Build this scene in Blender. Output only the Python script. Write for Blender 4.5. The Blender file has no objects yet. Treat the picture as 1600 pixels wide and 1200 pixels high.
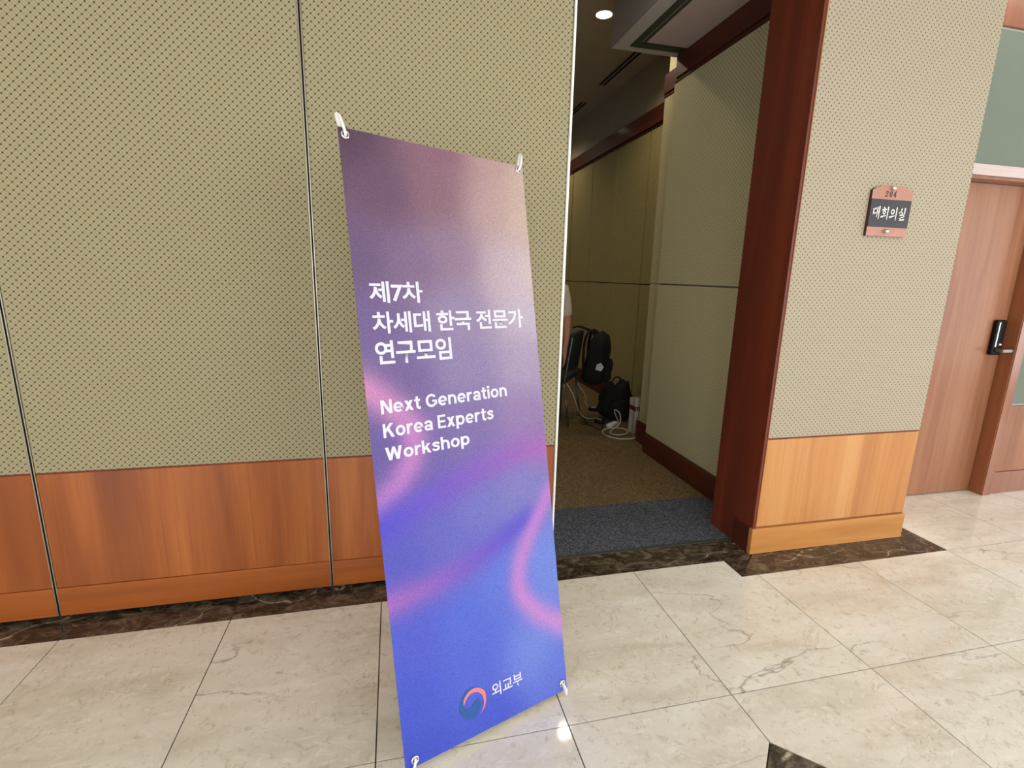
import bpy, bmesh, math, random
from mathutils import Vector, Matrix
random.seed(7)
SC = bpy.context.scene
COL = SC.collection

# ------------------------------------------------------------------ camera
F_PX, YAW, PITCH, ROLL = 780.3, 0.2330, -0.2131, 0.0244
CAM = Vector((-0.0577, -1.9797, 1.4095))
cy, sy, cp, sp = math.cos(YAW), math.sin(YAW), math.cos(PITCH), math.sin(PITCH)
fwd = Vector((sy * cp, cy * cp, sp)); rgt = Vector((cy, -sy, 0)); upv = rgt.cross(fwd)
rr = math.cos(ROLL) * rgt + math.sin(ROLL) * upv
uu = -math.sin(ROLL) * rgt + math.cos(ROLL) * upv
cd = bpy.data.cameras.new('camera'); cam = bpy.data.objects.new('camera', cd); COL.objects.link(cam)
cd.sensor_fit = 'HORIZONTAL'; cd.sensor_width = 36.0; cd.lens = 36.0 * F_PX / 1600.0
cd.clip_start = 0.02
M = Matrix.Identity(4)
for i in range(3):
    M[i][0] = rr[i]; M[i][1] = uu[i]; M[i][2] = -fwd[i]; M[i][3] = CAM[i]
cam.matrix_world = M
SC.camera = cam

# ------------------------------------------------------------------ light
SC.view_settings.view_transform = 'Standard'
SC.view_settings.look = 'None'
SC.view_settings.gamma = 1.0
SC.view_settings.use_curve_mapping = False
SC.view_settings.exposure = 0.0
DAY = 4.9            # overcast sky outside the corridor windows
LAMP_C = 7.0        # unseen corridor ceiling downlights, added as fill
LAMP_R = 35.0        # meeting-room downlights
world = bpy.data.worlds.new('overcast_sky'); SC.world = world; world.use_nodes = True
bgn = world.node_tree.nodes['Background']
bgn.inputs[0].default_value = (0.92, 0.955, 1.0, 1); bgn.inputs[1].default_value = DAY


def portal(name, loc, rot, sx, sz):
    d = bpy.data.lights.new(name, 'AREA'); d.shape = 'RECTANGLE'; d.size = sx; d.size_y = sz
    d.cycles.is_portal = True
    o = bpy.data.objects.new(name, d); COL.objects.link(o); o.location = loc; o.rotation_euler = rot
    return o


# corridor shell numbers
CX0, CX1, CY0, CZ = -6.0, 9.0, -4.6, 3.05
WIN = [(-4.2, -2.2), (-1.2, 0.8), (1.6, 3.6), (3.8, 5.8), (6.2, 8.2)]      # unseen window openings behind the camera; left ones added to soften the banner shadow
WZ0, WZ1 = 0.10, 2.75
for a, b in WIN:
    portal('window_daylight', ((a + b) / 2, CY0 - 0.02, (WZ0 + WZ1) / 2), (math.radians(90), 0, 0), b - a, WZ1 - WZ0)
portal('window_daylight', (CX1 + 0.02, -2.1, (WZ0 + WZ1) / 2), (math.radians(90), 0, math.radians(90)), 3.6, WZ1 - WZ0)

# ------------------------------------------------------------------ helpers
ORG = {}


def lin(c):
    c = c / 255.0
    return c / 12.92 if c <= 0.04045 else ((c + 0.055) / 1.055) ** 2.4


def rgb(r, g, b, k=1.0):
    return (lin(r) * k, lin(g) * k, lin(b) * k, 1.0)


def wo(o):
    return ORG.get(o.name, Vector((0, 0, 0))) if o else Vector((0, 0, 0))


def link(name, me, origin, parent=None, mat=None):
    o = bpy.data.objects.new(name, me); COL.objects.link(o)
    origin = Vector(origin)
    o.location = origin - wo(parent)
    if parent: o.parent = parent
    ORG[o.name] = origin
    if mat and me: 
        me.materials.clear(); me.materials.append(mat)
    return o


def from_bm(name, bm, mat, parent=None, origin=None, smooth=False):
    if origin is None:
        vs = [v.co for v in bm.verts]
        lo = Vector((min(v.x for v in vs), min(v.y for v in vs), min(v.z for v in vs)))
        hi = Vector((max(v.x for v in vs), max(v.y for v in vs), max(v.z for v in vs)))
        origin = Vector(((lo.x + hi.x) / 2, (lo.y + hi.y) / 2, lo.z))
    origin = Vector(origin)
    bmesh.ops.translate(bm, verts=bm.verts, vec=-origin)
    me = bpy.data.meshes.new(name); bm.to_mesh(me); bm.free()
    if smooth:
        for p in me.polygons: p.use_smooth = True
    return link(name, me, origin, parent, mat)


def empty(name, loc, parent=None):
    o = bpy.data.objects.new(name, None); COL.objects.link(o)
    o.empty_display_size = 0.1
    o.location = Vector(loc) - wo(parent)
    if parent: o.parent = parent
    ORG[o.name] = Vector(loc)
    return o


def tag(o, label, cat, group=None):
    o['label'] = label; o['category'] = cat
    if group: o['group'] = group
    return o


def struct(o, label=None, cat=None):
    o['kind'] = 'structure'
    if label: o['label'] = label
    if cat: o['category'] = cat
    return o


def bm_box(bm, x0, x1, y0, y1, z0, z1, bev=0.0, seg=2):
    r = bmesh.ops.create_cube(bm, size=1.0)
    vs = r['verts']
    for v in vs:
        v.co = Vector(((x0 + x1) / 2 + v.co.x * (x1 - x0), (y0 + y1) / 2 + v.co.y * (y1 - y0), (z0 + z1) / 2 + v.co.z * (z1 - z0)))
    if bev:
        es = list({e for v in vs for e in v.link_edges})
        bmesh.ops.bevel(bm, geom=es, offset=bev, segments=seg, affect='EDGES', profile=0.5)


def box(name, x0, x1, y0, y1, z0, z1, mat, parent=None, bev=0.0, seg=2):
    bm = bmesh.new(); bm_box(bm, x0, x1, y0, y1, z0, z1, bev, seg)
    return from_bm(name, bm, mat, parent)


def bm_prism(bm, poly, z0, z1, bev=0.0):
    b = [bm.verts.new((x, y, z0)) for x, y in poly]; t = [bm.verts.new((x, y, z1)) for x, y in poly]
    n = len(poly)
    top = bm.faces.new(t); bm.faces.new(list(reversed(b)))
    for i in range(n): bm.faces.new((b[i], b[(i + 1) % n], t[(i + 1) % n], t[i]))
    if bev: bmesh.ops.bevel(bm, geom=list(top.edges), offset=bev, segments=1, affect='EDGES')
    bmesh.ops.recalc_face_normals(bm, faces=bm.faces)


def catmull(pts, n=6, closed=False):
    pts = [Vector(p) for p in pts]; out = []
    N = len(pts)
    rng = range(N) if closed else range(N - 1)
    for i in rng:
        g = (lambda j: pts[j % N]) if closed else (lambda j: pts[max(0, min(N - 1, j))])
        p0, p1, p2, p3 = g(i - 1), g(i), g(i + 1), g(i + 2)
        for k in range(n):
            t = k / n
            out.append(0.5 * ((2 * p1) + (p2 - p0) * t + (2 * p0 - 5 * p1 + 4 * p2 - p3) * t * t + (3 * p1 - p0 - 3 * p2 + p3) * t ** 3))
    if not closed: out.append(pts[-1])
    return out


def bm_tube(bm, pts, rad, seg=8, closed=False, cap=True):
    pts = [Vector(p) for p in pts]; n = len(pts)
    rads = rad if isinstance(rad, (list, tuple)) else [rad] * n
    rings = []; nrm = None
    for i, p in enumerate(pts):
        a = pts[(i - 1) % n] if (closed or i > 0) else p
        b = pts[(i + 1) % n] if (closed or i < n - 1) else p
        t = (b - a).normalized()
        if nrm is None:
            nrm = t.cross(Vector((0, 0, 1)))
            if nrm.length < 1e-3: nrm = t.cross(Vector((1, 0, 0)))
        nrm = (nrm - t * nrm.dot(t)).normalized(); bn = t.cross(nrm)
        rings.append([bm.verts.new(p + (nrm * math.cos(2 * math.pi * k / seg) + bn * math.sin(2 * math.pi * k / seg)) * rads[i]) for k in range(seg)])
    m = n if closed else n - 1
    for i in range(m):
        A, B = rings[i], rings[(i + 1) % n]
        for k in range(seg): bm.faces.new((A[k], A[(k + 1) % seg], B[(k + 1) % seg], B[k]))
    if cap and not closed:
        bm.faces.new(list(reversed(rings[0]))); bm.faces.new(rings[-1])


def tube(name, pts, rad, mat, parent=None, seg=8, closed=False, origin=None):
    bm = bmesh.new(); bm_tube(bm, pts, rad, seg, closed)
    return from_bm(name, bm, mat, parent, origin, smooth=True)


def bm_lathe(bm, prof, centre, axis=(0, 0, 1), seg=24):
    ax = Vector(axis).normalized(); a = ax.orthogonal().normalized(); b = ax.cross(a); c = Vector(centre)
    rings = []
    for r, h in prof:
        if r < 1e-6: rings.append([bm.verts.new(c + ax * h)])
        else: rings.append([bm.verts.new(c + ax * h + (a * math.cos(2 * math.pi * k / seg) + b * math.sin(2 * math.pi * k / seg)) * r) for k in range(seg)])
    for A, B in zip(rings, rings[1:]):
        for k in range(seg):
            k2 = (k + 1) % seg
            f = [A[0]] if len(A) == 1 else [A[k], A[k2]]
            f += [B[0]] if len(B) == 1 else [B[k2], B[k]]
            if len(f) > 2: bm.faces.new(f)


def lathe(name, prof, centre, mat, parent=None, axis=(0, 0, 1), seg=24, smooth=True):
    bm = bmesh.new(); bm_lathe(bm, prof, centre, axis, seg)
    bmesh.ops.recalc_face_normals(bm, faces=bm.faces)
    return from_bm(name, bm, mat, parent, smooth=smooth)


# ------------------------------------------------------------------ materials
class N:
    def __init__(s, name, rough=0.5, spec=0.5, metal=0.0, coat=0.0, coat_rough=0.05):
        s.m = bpy.data.materials.new(name); s.m.use_nodes = True
        s.t = s.m.node_tree; s.b = s.t.nodes['Principled BSDF']
        s.b.inputs['Roughness'].default_value = rough; s.b.inputs['Metallic'].default_value = metal
        s.b.inputs['Specular IOR Level'].default_value = spec
        s.b.inputs['Coat Weight'].default_value = coat; s.b.inputs['Coat Roughness'].default_value = coat_rough

    def n(s, typ, **kw):
        x = s.t.nodes.new(typ)
        for k, v in kw.items():
            if k in ('operation', 'blend_type', 'data_type', 'feature', 'noise_dimensions', 'attribute_name', 'wave_type', 'bands_direction', 'interpolation'):
                setattr(x, k, v)
            else: x.inputs[k].default_value = v
        return x

    def l(s, a, b): s.t.links.new(a, b)

    def val(s, sock, v):
        if isinstance(v, (int, float)): sock.default_value = v
        else: s.l(v, sock)

    def math(s, op, a, b=0.0, c=0.0):
        x = s.n('ShaderNodeMath', operation=op)
        s.val(x.inputs[0], a); s.val(x.inputs[1], b); s.val(x.inputs[2], c)
        return x.outputs[0]

    def coord(s, scale=(1, 1, 1), rnd=False, loc=(0, 0, 0)):
        tc = s.n('ShaderNodeTexCoord'); mp = s.n('ShaderNodeMapping')
        mp.inputs['Scale'].default_value = scale; mp.inputs['Location'].default_value = loc
        s.l(tc.outputs['Object'], mp.inputs['Vector'])
        if rnd:
            oi = s.n('ShaderNodeObjectInfo'); cm = s.n('ShaderNodeVectorMath', operation='SCALE')
            cm.inputs[0].default_value = (37.0, 71.0, 13.0); s.l(oi.outputs['Random'], cm.inputs['Scale'])
            ad = s.n('ShaderNodeVectorMath', operation='ADD'); s.l(tc.outputs['Object'], ad.inputs[0]); s.l(cm.outputs[0], ad.inputs[1])
            s.l(ad.outputs[0], mp.inputs['Vector'])
        return mp.outputs[0]

    def noise(s, co, scale=1.0, detail=3.0, rough=0.5, dist=0.0):
        x = s.n('ShaderNodeTexNoise', Scale=scale, Detail=detail, Roughness=rough, Distortion=dist)
        s.l(co, x.inputs['Vector']); return x.outputs['Fac']

    def ramp(s, fac, stops, interp='LINEAR'):
        x = s.n('ShaderNodeValToRGB'); e = x.color_ramp.elements; x.color_ramp.interpolation = interp
        while len(e) < len(stops): e.new(0.5)
        for i, (p, c) in enumerate(stops):
            e[i].position = p; e[i].color = c if not isinstance(c, (int, float)) else (c, c, c, 1)
        s.l(fac, x.inputs[0]); return x.outputs[0]

    def mix(s, fac, a, b, mode='MIX'):
        x = s.n('ShaderNodeMix', data_type='RGBA', blend_type=mode)
        s.val(x.inputs[0], fac)
        for i, v in ((6, a), (7, b)):
            if isinstance(v, tuple): x.inputs[i].default_value = v
            else: s.l(v, x.inputs[i])
        return x.outputs[2]

    def base(s, c):
        if isinstance(c, tuple): s.b.inputs['Base Color'].default_value = c
        else: s.l(c, s.b.inputs['Base Color'])
        return s

    def bump(s, h, strength=0.2, dist=0.002):
        x = s.n('ShaderNodeBump', Strength=strength, Distance=dist); s.l(h, x.inputs['Height'])
        s.l(x.outputs[0], s.b.inputs['Normal']); return s


def plain(name, col, rough=0.5, metal=0.0, coat=0.0, var=0.06, scale=30.0, spec=0.5):
    m = N(name, rough, spec, metal, coat)
    f = m.noise(m.coord(), scale, 3.0)
    lo = tuple(c * (1 - var) for c in col[:3]) + (1,); hi = tuple(min(1, c * (1 + var)) for c in col[:3]) + (1,)
    m.base(m.ramp(f, [(0.3, lo), (0.7, hi)]))
    return m.m


def fabric(name, base, dark, d=0.0185, dot=1.0, linec=0.44, rough=0.9, mid=0.35):
    """woven wall cloth: diagonal lattice of thin lines with a dark knot at each crossing, small knot in each cell"""
    m = N(name, rough, 0.2)
    tc = m.n('ShaderNodeTexCoord'); sep = m.n('ShaderNodeSeparateXYZ'); m.l(tc.outputs['Object'], sep.inputs[0])
    h = m.math('ADD', sep.outputs[0], sep.outputs[1])
    k = 1.0 / (d * math.sqrt(2))
    a = m.math('MULTIPLY', m.math('ADD', h, sep.outputs[2]), k)
    b = m.math('MULTIPLY', m.math('SUBTRACT', h, sep.outputs[2]), k)
    da = m.math('ABSOLUTE', m.math('SUBTRACT', m.math('FRACT', a), 0.5))    # 0 on the line, .5 mid-cell
    db = m.math('ABSOLUTE', m.math('SUBTRACT', m.math('FRACT', b), 0.5))
    sm = lambda v, e0, e1: m.ramp(v, [(e0, 1.0), (e1, 0.0)])
    la = sm(da, 0.02, 0.07); lb = sm(db, 0.02, 0.07)
    ln = m.math('MULTIPLY', m.math('MAXIMUM', la, lb), linec)
    r2 = m.math('ADD', da, db)
    kn = sm(r2, 0.13, 0.25)
    ca = m.math('SUBTRACT', 0.5, da); cb = m.math('SUBTRACT', 0.5, db)
    small = m.math('MULTIPLY', sm(m.math('ADD', ca, cb), 0.05, 0.17), mid)
    fac = m.math('MAXIMUM', m.math('MAXIMUM', ln, m.math('MULTIPLY', kn, dot)), small)
    co = m.coord()
    nz = m.noise(co, 260.0, 2.0); big = m.noise(co, 1.3, 3.0)
    bc = m.mix(m.math('MULTIPLY', nz, 0.30), base, tuple(c * 0.72 for c in base[:3]) + (1,))
    bc = m.mix(m.math('MULTIPLY', big, 0.14), bc, tuple(c * 0.75 for c in base[:3]) + (1,))
    m.base(m.mix(fac, bc, dark))
    m.bump(m.math('SUBTRACT', nz, fac), 0.35, 0.0015)
    return m.m


def wood(name, a, b, c, axis='z', rough=0.35, coat=0.3, scale=1.0, coat_rough=0.15):
    m = N(name, rough, 0.4, 0.0, coat, coat_rough)
    s = {'z': (9, 9, 0.55), 'x': (0.55, 9, 9), 'y': (9, 0.55, 9)}[axis]
    s = tuple(v * scale for v in s)
    co = m.coord(s, rnd=True)
    n1 = m.noise(co, 1.0, 5.0, 0.55, 0.6)
    fine = m.noise(m.coord(tuple(v * 9 for v in s), rnd=True), 1.0, 3.0)
    pores = m.noise(m.coord(tuple(v * (3.2 if v < 1.5 * scale else 22) for v in s), rnd=True), 1.0, 2.0)
    col = m.ramp(n1, [(0.28, a), (0.5, b), (0.74, c)])
    col = m.mix(m.math('MULTIPLY', fine, 0.35), col, a)
    col = m.mix(m.ramp(pores, [(0.60, 0.0), (0.74, 0.35)]), col, tuple(v * 0.55 for v in a[:3]) + (1,))
    m.base(col)
    m.bump(fine, 0.06, 0.001)
    return m.m


def marble_light(name):
    m = N(name, 0.045, 0.5)
    co = m.coord((1, 1, 1), rnd=True)
    st = m.coord((0.9, 2.6, 1), rnd=True)
    cloud = m.noise(st, 2.6, 4.0, 0.55, 0.5)
    fleck = m.noise(co, 34.0, 3.0, 0.6, 0.8)
    fleck2 = m.noise(st, 11.0, 4.0, 0.6, 1.2)
    col = m.ramp(cloud, [(0.25, rgb(209, 200, 182)), (0.5, rgb(228, 221, 207)), (0.75, rgb(238, 234, 224))])
    col = m.mix(m.ramp(fleck2, [(0.56, 0.0), (0.70, 0.45)]), col, rgb(246, 242, 234))
    col = m.mix(m.ramp(fleck, [(0.58, 0.0), (0.70, 0.40)]), col, rgb(246, 242, 232))
    col = m.mix(m.ramp(fleck, [(0.26, 0.50), (0.43, 0.0)]), col, rgb(172, 156, 128))
    # stylolite veins: thin zig-zag lines running along the slab
    vv = m.coord((0.55, 1.7, 1), rnd=True)
    big = m.noise(vv, 1.3, 7.0, 0.50, 0.2)
    vein = m.ramp(m.math('ABSOLUTE', m.math('SUBTRACT', big, 0.5)), [(0.0, 0.8), (0.0045, 0.0)])
    gate = m.ramp(m.noise(co, 2.1, 2.0), [(0.45, 0.0), (0.60, 0.75)])
    col = m.mix(m.math('MULTIPLY', vein, gate), col, rgb(112, 96, 72))
    big2 = m.noise(m.coord((1.2, 1.6, 1), rnd=True, loc=(5, 3, 0)), 3.0, 6.0, 0.6, 0.9)
    vein2 = m.ramp(m.math('ABSOLUTE', m.math('SUBTRACT', big2, 0.47)), [(0.0, 0.42), (0.006, 0.0)])
    col = m.mix(m.math('MULTIPLY', vein2, m.ramp(fleck2, [(0.4, 0.1), (0.6, 1.0)])), col, rgb(128, 112, 88))
    m.base(col)
    return m.m


def marble_dark(name):
    m = N(name, 0.13, 0.5)
    co = m.coord((0.75, 1.25, 1), rnd=True)
    n1 = m.noise(co, 13.0, 7.0, 0.72, 1.2); n2 = m.noise(co, 28.0, 4.0, 0.6, 1.0)
    col = m.ramp(n1, [(0.36, rgb(32, 27, 22)), (0.5, rgb(66, 56, 45)), (0.64, rgb(118, 104, 86))])
    col = m.mix(m.ramp(n2, [(0.55, 0.0), (0.7, 0.5)]), col, rgb(30, 23, 18))
    v = m.n('ShaderNodeTexVoronoi', feature='DISTANCE_TO_EDGE', Scale=11.0)
    wv = m.n('ShaderNodeVectorMath', operation='ADD'); sc2 = m.n('ShaderNodeVectorMath', operation='SCALE'); sc2.inputs['Scale'].default_value = 0.09
    nz = m.n('ShaderNodeTexNoise', Scale=9.0, Detail=4.0); m.l(co, nz.inputs['Vector'])
    m.l(nz.outputs['Color'], sc2.inputs[0]); m.l(co, wv.inputs[0]); m.l(sc2.outputs[0], wv.inputs[1]); m.l(wv.outputs[0], v.inputs['Vector'])
    col = m.mix(m.ramp(v.outputs['Distance'], [(0.0, 0.22), (0.03, 0.0)]), col, rgb(150, 128, 104))
    b = m.noise(co, 2.2, 3.0, 0.5, 0.6)
    vein = m.ramp(m.math('ABSOLUTE', m.math('SUBTRACT', b, 0.5)), [(0.0, 0.9), (0.006, 0.0)])
    col = m.mix(m.math('MULTIPLY', vein, m.ramp(n1, [(0.42, 0.15), (0.6, 1.0)])), col, rgb(205, 190, 165))
    m.base(col)
    return m.m


def carpet(name, cols, scale=170.0):
    m = N(name, 1.0, 0.1)
    co = m.coord()
    n1 = m.noise(co, scale, 2.0, 0.7); n2 = m.noise(co, scale * 0.33, 3.0, 0.6); n3 = m.noise(co, 3.0, 3.0)
    col = m.ramp(m.math('ADD', m.math('MULTIPLY', n1, 0.65), m.math('MULTIPLY', n2, 0.35)), [(0.36, cols[0]), (0.5, cols[1]), (0.64, cols[2])])
    col = m.mix(m.math('MULTIPLY', n3, 0.22), col, cols[0])
    m.base(col); m.bump(n1, 0.8, 0.004)
    return m.m


def emit(name, col, k):
    m = N(name); m.b.inputs['Emission Color'].default_value = col; m.b.inputs['Emission Strength'].default_value = k
    m.base(col); return m.m


MT = {}
MT['cloth'] = fabric('wall_cloth', rgb(168, 158, 125), rgb(44, 36, 18))
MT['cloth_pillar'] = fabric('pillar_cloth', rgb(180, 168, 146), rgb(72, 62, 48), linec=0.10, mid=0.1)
MT['cloth_room'] = fabric('room_cloth', rgb(206, 197, 156), rgb(42, 35, 18), linec=0.12, mid=0.1)
MT['cloth_far'] = plain('far_room_cloth', rgb(160, 150, 104), 0.9, var=0.08, scale=60, spec=0.2)
MT['cherry'] = wood('cherry_veneer', rgb(128, 62, 20), rgb(160, 84, 30), rgb(188, 110, 46))
MT['cherry_x'] = wood('cherry_rail', rgb(140, 70, 22), rgb(166, 88, 31), rgb(188, 108, 44), 'x')
MT['pale'] = wood('lit_cherry_veneer', rgb(176, 112, 56), rgb(200, 137, 74), rgb(220, 165, 104), scale=0.8)  # cherry again, with the pillar's brighter light put into the colour
MT['pale_x'] = wood('lit_cherry_rail', rgb(176, 112, 54), rgb(202, 139, 72), rgb(218, 160, 94), 'x')  # rail cherry, likewise lightened in colour for the light on the pillar
MT['red'] = wood('red_mahogany', rgb(90, 36, 20), rgb(116, 48, 26), rgb(140, 64, 36), scale=0.7, rough=0.5, coat=0.08)
MT['red_y'] = wood('red_mahogany_rail', rgb(62, 25, 14), rgb(86, 36, 21), rgb(106, 48, 28), 'y', rough=0.5, coat=0.08)
MT['door'] = wood('door_veneer', rgb(134, 85, 58), rgb(154, 101, 70), rgb(170, 118, 86), scale=1.4, rough=0.5, coat=0.1)
MT['casing'] = wood('door_casing_wood', rgb(124, 72, 44), rgb(146, 88, 56), rgb(164, 106, 70), scale=1.2, rough=0.4)
MT['glarehead'] = wood('casing_wood_glare', rgb(186, 162, 158), rgb(200, 178, 174), rgb(212, 192, 188), 'x', rough=0.3)  # casing wood with the window glare on the door head painted in
MT['sage'] = fabric('sage_cloth', rgb(122, 130, 117), rgb(104, 113, 101), d=0.006, linec=0.3, dot=0.4)
MT['marble'] = marble_light('cream_marble')
MT['emper'] = marble_dark('dark_brown_marble')
MT['grout'] = plain('grout', rgb(60, 52, 40), 0.9)
MT['carpet'] = carpet('brown_carpet', (rgb(66, 54, 36), rgb(122, 103, 74), rgb(170, 149, 113)), 230.0)
MT['mat'] = carpet('charcoal_carpet', (rgb(38, 40, 46), rgb(82, 85, 94), rgb(150, 154, 166)), 230.0)
MT['alu'] = plain('brushed_aluminium', rgb(168, 160, 144), 0.4, 1.0)
MT['black'] = plain('black_gap', rgb(14, 12, 10), 0.8)
MT['white'] = plain('white_plastic', rgb(236, 236, 232), 0.35)
MT['edge'] = plain('white_edge_seal', rgb(246, 246, 242), 0.4)
MT['plaster'] = plain('grey_plaster', rgb(176, 168, 150), 0.9, var=0.04, scale=8)
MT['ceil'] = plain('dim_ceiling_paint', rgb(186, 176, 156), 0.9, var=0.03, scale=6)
MT['soffit'] = plain('soffit_paint', rgb(190, 182, 172), 0.8, var=0.03, scale=6)
MT['soffit_in'] = plain('soffit_inset_board', rgb(196, 176, 166), 0.85, var=0.04, scale=10)
MT['channel'] = plain('dark_green_channel', rgb(52, 58, 46), 0.5)
MT['cream'] = plain('lit_plaster', rgb(240, 230, 190), 0.9, var=0.02)  # step wall plaster, light from a hidden lamp put into its colour
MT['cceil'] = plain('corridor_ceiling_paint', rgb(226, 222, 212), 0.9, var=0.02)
MT['cwall'] = plain('corridor_wall_paint', rgb(192, 186, 174), 0.9, var=0.03)
MT['chrome'] = plain('polished_metal', rgb(226, 224, 220), 0.12, 1.0)
MT['lockblack'] = plain('gloss_black_plastic', rgb(10, 10, 10), 0.45, spec=0.2)
MT['copper'] = plain('brushed_copper', rgb(170, 120, 102), 0.4, 0.3)
MT['plum'] = plain('dark_plum_enamel', rgb(40, 34, 40), 0.5)
MT['ivory'] = plain('ivory_print', rgb(240, 236, 226), 0.5)
MT['ink'] = plain('brown_ink', rgb(70, 34, 30), 0.6)
MT['print'] = plain('white_print', rgb(214, 212, 224), 0.6, var=0.01)
MT['emblem_blue'] = plain('emblem_blue_print', rgb(32, 82, 150), 0.5, var=0.02)
MT['emblem_red'] = plain('emblem_red_print', rgb(222, 122, 124), 0.5, var=0.02)
MT['lampglow'] = emit('lamp_glow', (1.0, 0.86, 0.62, 1), 22.0)
MT['skin'] = plain('skin', rgb(196, 138, 110), 0.55, var=0.04)
MT['shirt'] = plain('cream_cotton', rgb(206, 192, 170), 0.9, var=0.05)
MT['trouser'] = plain('black_cotton', rgb(22, 21, 22), 0.9)
MT['hair'] = plain('black_hair', rgb(24, 20, 18), 0.5)
MT['teal'] = plain('dark_teal_upholstery', rgb(30, 46, 43), 0.85)
MT['bagblack'] = plain('black_nylon', rgb(7, 7, 8), 0.85)
MT['tubegrey'] = plain('grey_steel_tube', rgb(120, 116, 104), 0.35, 0.8)
MT['paper'] = plain('white_paper', rgb(222, 220, 210), 0.7)
MT['redband'] = plain('dark_red_print', rgb(120, 40, 34), 0.6)
MT['cablewhite'] = plain('white_cable', rgb(220, 216, 200), 0.45)
MT['cabledark'] = plain('dark_cable', rgb(26, 23, 20), 0.5)

# ------------------------------------------------------------------ floor
X0, TW = -1.345, 0.6
YB, YR, YPB = 0.031, -0.725, -0.110
G = 0.0021


def kx(k): return X0 + TW * k


floor = struct(box('floor', CX0, CX1, CY0, 0.70, -0.06, -0.006, MT['grout']), 'cream marble tiled corridor floor with dark marble border', 'floor')


def shrink(poly, g):
    n = len(poly); out = []
    for i in range(n):
        p0, p1, p2 = Vector(poly[i - 1]), Vector(poly[i]), Vector(poly[(i + 1) % n])
        d1 = (p1 - p0).normalized(); d2 = (p2 - p1).normalized()
        n1 = Vector((-d1.y, d1.x)); n2 = Vector((-d2.y, d2.x))
        k = 1 + n1.dot(n2)
        out.append(tuple(p1 + (n1 + n2) * (g / k)))
    return out


def slab(name, poly, mat, g=G, bev=0.0):
    area = sum(poly[i - 1][0] * poly[i][1] - poly[i][0] * poly[i - 1][1] for i in range(len(poly)))
    if area < 0: poly = list(reversed(poly))
    bm = bmesh.new(); bm_prism(bm, shrink(poly, g), -0.006, 0.0, bev)
    return from_bm(name, bm, mat, floor)


DC, DH = (kx(4), -1.325), 0.414       # inlaid dark diamond
for k in range(-4, 13):
    a, b = kx(k), kx(k + 1)
    # row that ends on the dark border
    if k < 4: slab('tile', [(a, YR), (b, YR), (b, YB), (a, YB)], MT['marble'])
    elif k == 4: slab('tile', [(a, YR), (b, YR), (b, YPB), (1.565, YPB), (1.565, YB), (a, YB)], MT['marble'])
    else: slab('tile', [(a, YR), (b, YR), (b, YPB), (a, YPB)], MT['marble'])
    if k >= 7: slab('tile', [(a, YPB), (b, YPB), (b, 0.51), (a, 0.51)], MT['marble'])
    for r in range(4):
        t, bo = YR - r * 0.6, YR - (r + 1) * 0.6
        p = [(a, bo), (b, bo), (b, t), (a, t)]
        if r == 0 and k == 3: p = [(a, bo), (b - DH, bo), (b, bo + DH), (b, t), (a, t)]
        if r == 0 and k == 4: p = [(a + DH, bo), (b, bo), (b, t), (a, t), (a, bo + DH)]
        if r == 1 and k == 3: p = [(a, bo), (b, bo), (b, t - DH), (b - DH, t), (a, t)]
        if r == 1 and k == 4: p = [(a, bo), (b, bo), (b, t), (a + DH, t), (a, t - DH)]
        slab('tile', p, MT['marble'])
slab('diamond_tile', [(DC[0] - DH, DC[1]), (DC[0], DC[1] - DH), (DC[0] + DH, DC[1]), (DC[0], DC[1] + DH)], MT['emper'])
slab('tile', [(CX0, -3.125), (kx(-4), -3.125), (kx(-4), YB), (CX0, YB)], MT['marble'])
slab('tile', [(CX0, CY0), (CX1, CY0), (CX1, -3.125), (CX0, -3.125)], MT['marble'])
for a, b in ((-6.0, kx(-3)), (kx(-3), kx(1)), (kx(1), kx(3)), (kx(3), 1.39)):
    slab('border_slab', [(a, YB), (b, YB), (b, 0.215), (a, 0.215)], MT['emper'], 0.0005)
slab('border_slab', [(1.39, YB), (1.565, YB), (1.76, 0.215), (1.39, 0.215)], MT['emper'], 0.0005)
slab('border_slab', [(1.565, YPB), (1.76, 0.06), (1.76, 0.215), (1.565, YB)], MT['emper'], 0.0005)
slab('border_slab', [(1.565, YPB), (2.30, YPB), (2.30, 0.07), (1.76, 0.07)], MT['emper'], 0.0005)
slab('border_slab', [(2.30, YPB), (2.855, YPB), (2.735, 0.07), (2.30, 0.07)], MT['emper'], 0.0005)
slab('border_slab', [(2.855, YPB), (2.855, 0.51), (2.735, 0.51), (2.735, 0.07)], MT['emper'], 0.0005)

rf = struct(box('floor_room', -5.0, 2.5, 0.745, 8.0, -0.06, 0.0, MT['carpet']), 'brown flecked carpet on the meeting room floor', 'floor')
struct(box('floor_threshold', -5.0, 1.97, 0.2155, 0.745, -0.06, 0.001, MT['mat']), 'charcoal flecked carpet strip inside the opening', 'floor')
struct(box('trim_threshold', 0.55, 1.745, 0.2095, 0.222, -0.01, 0.006, MT['channel']), 'dark metal edge strip between marble and charcoal carpet', 'trim')

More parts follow.
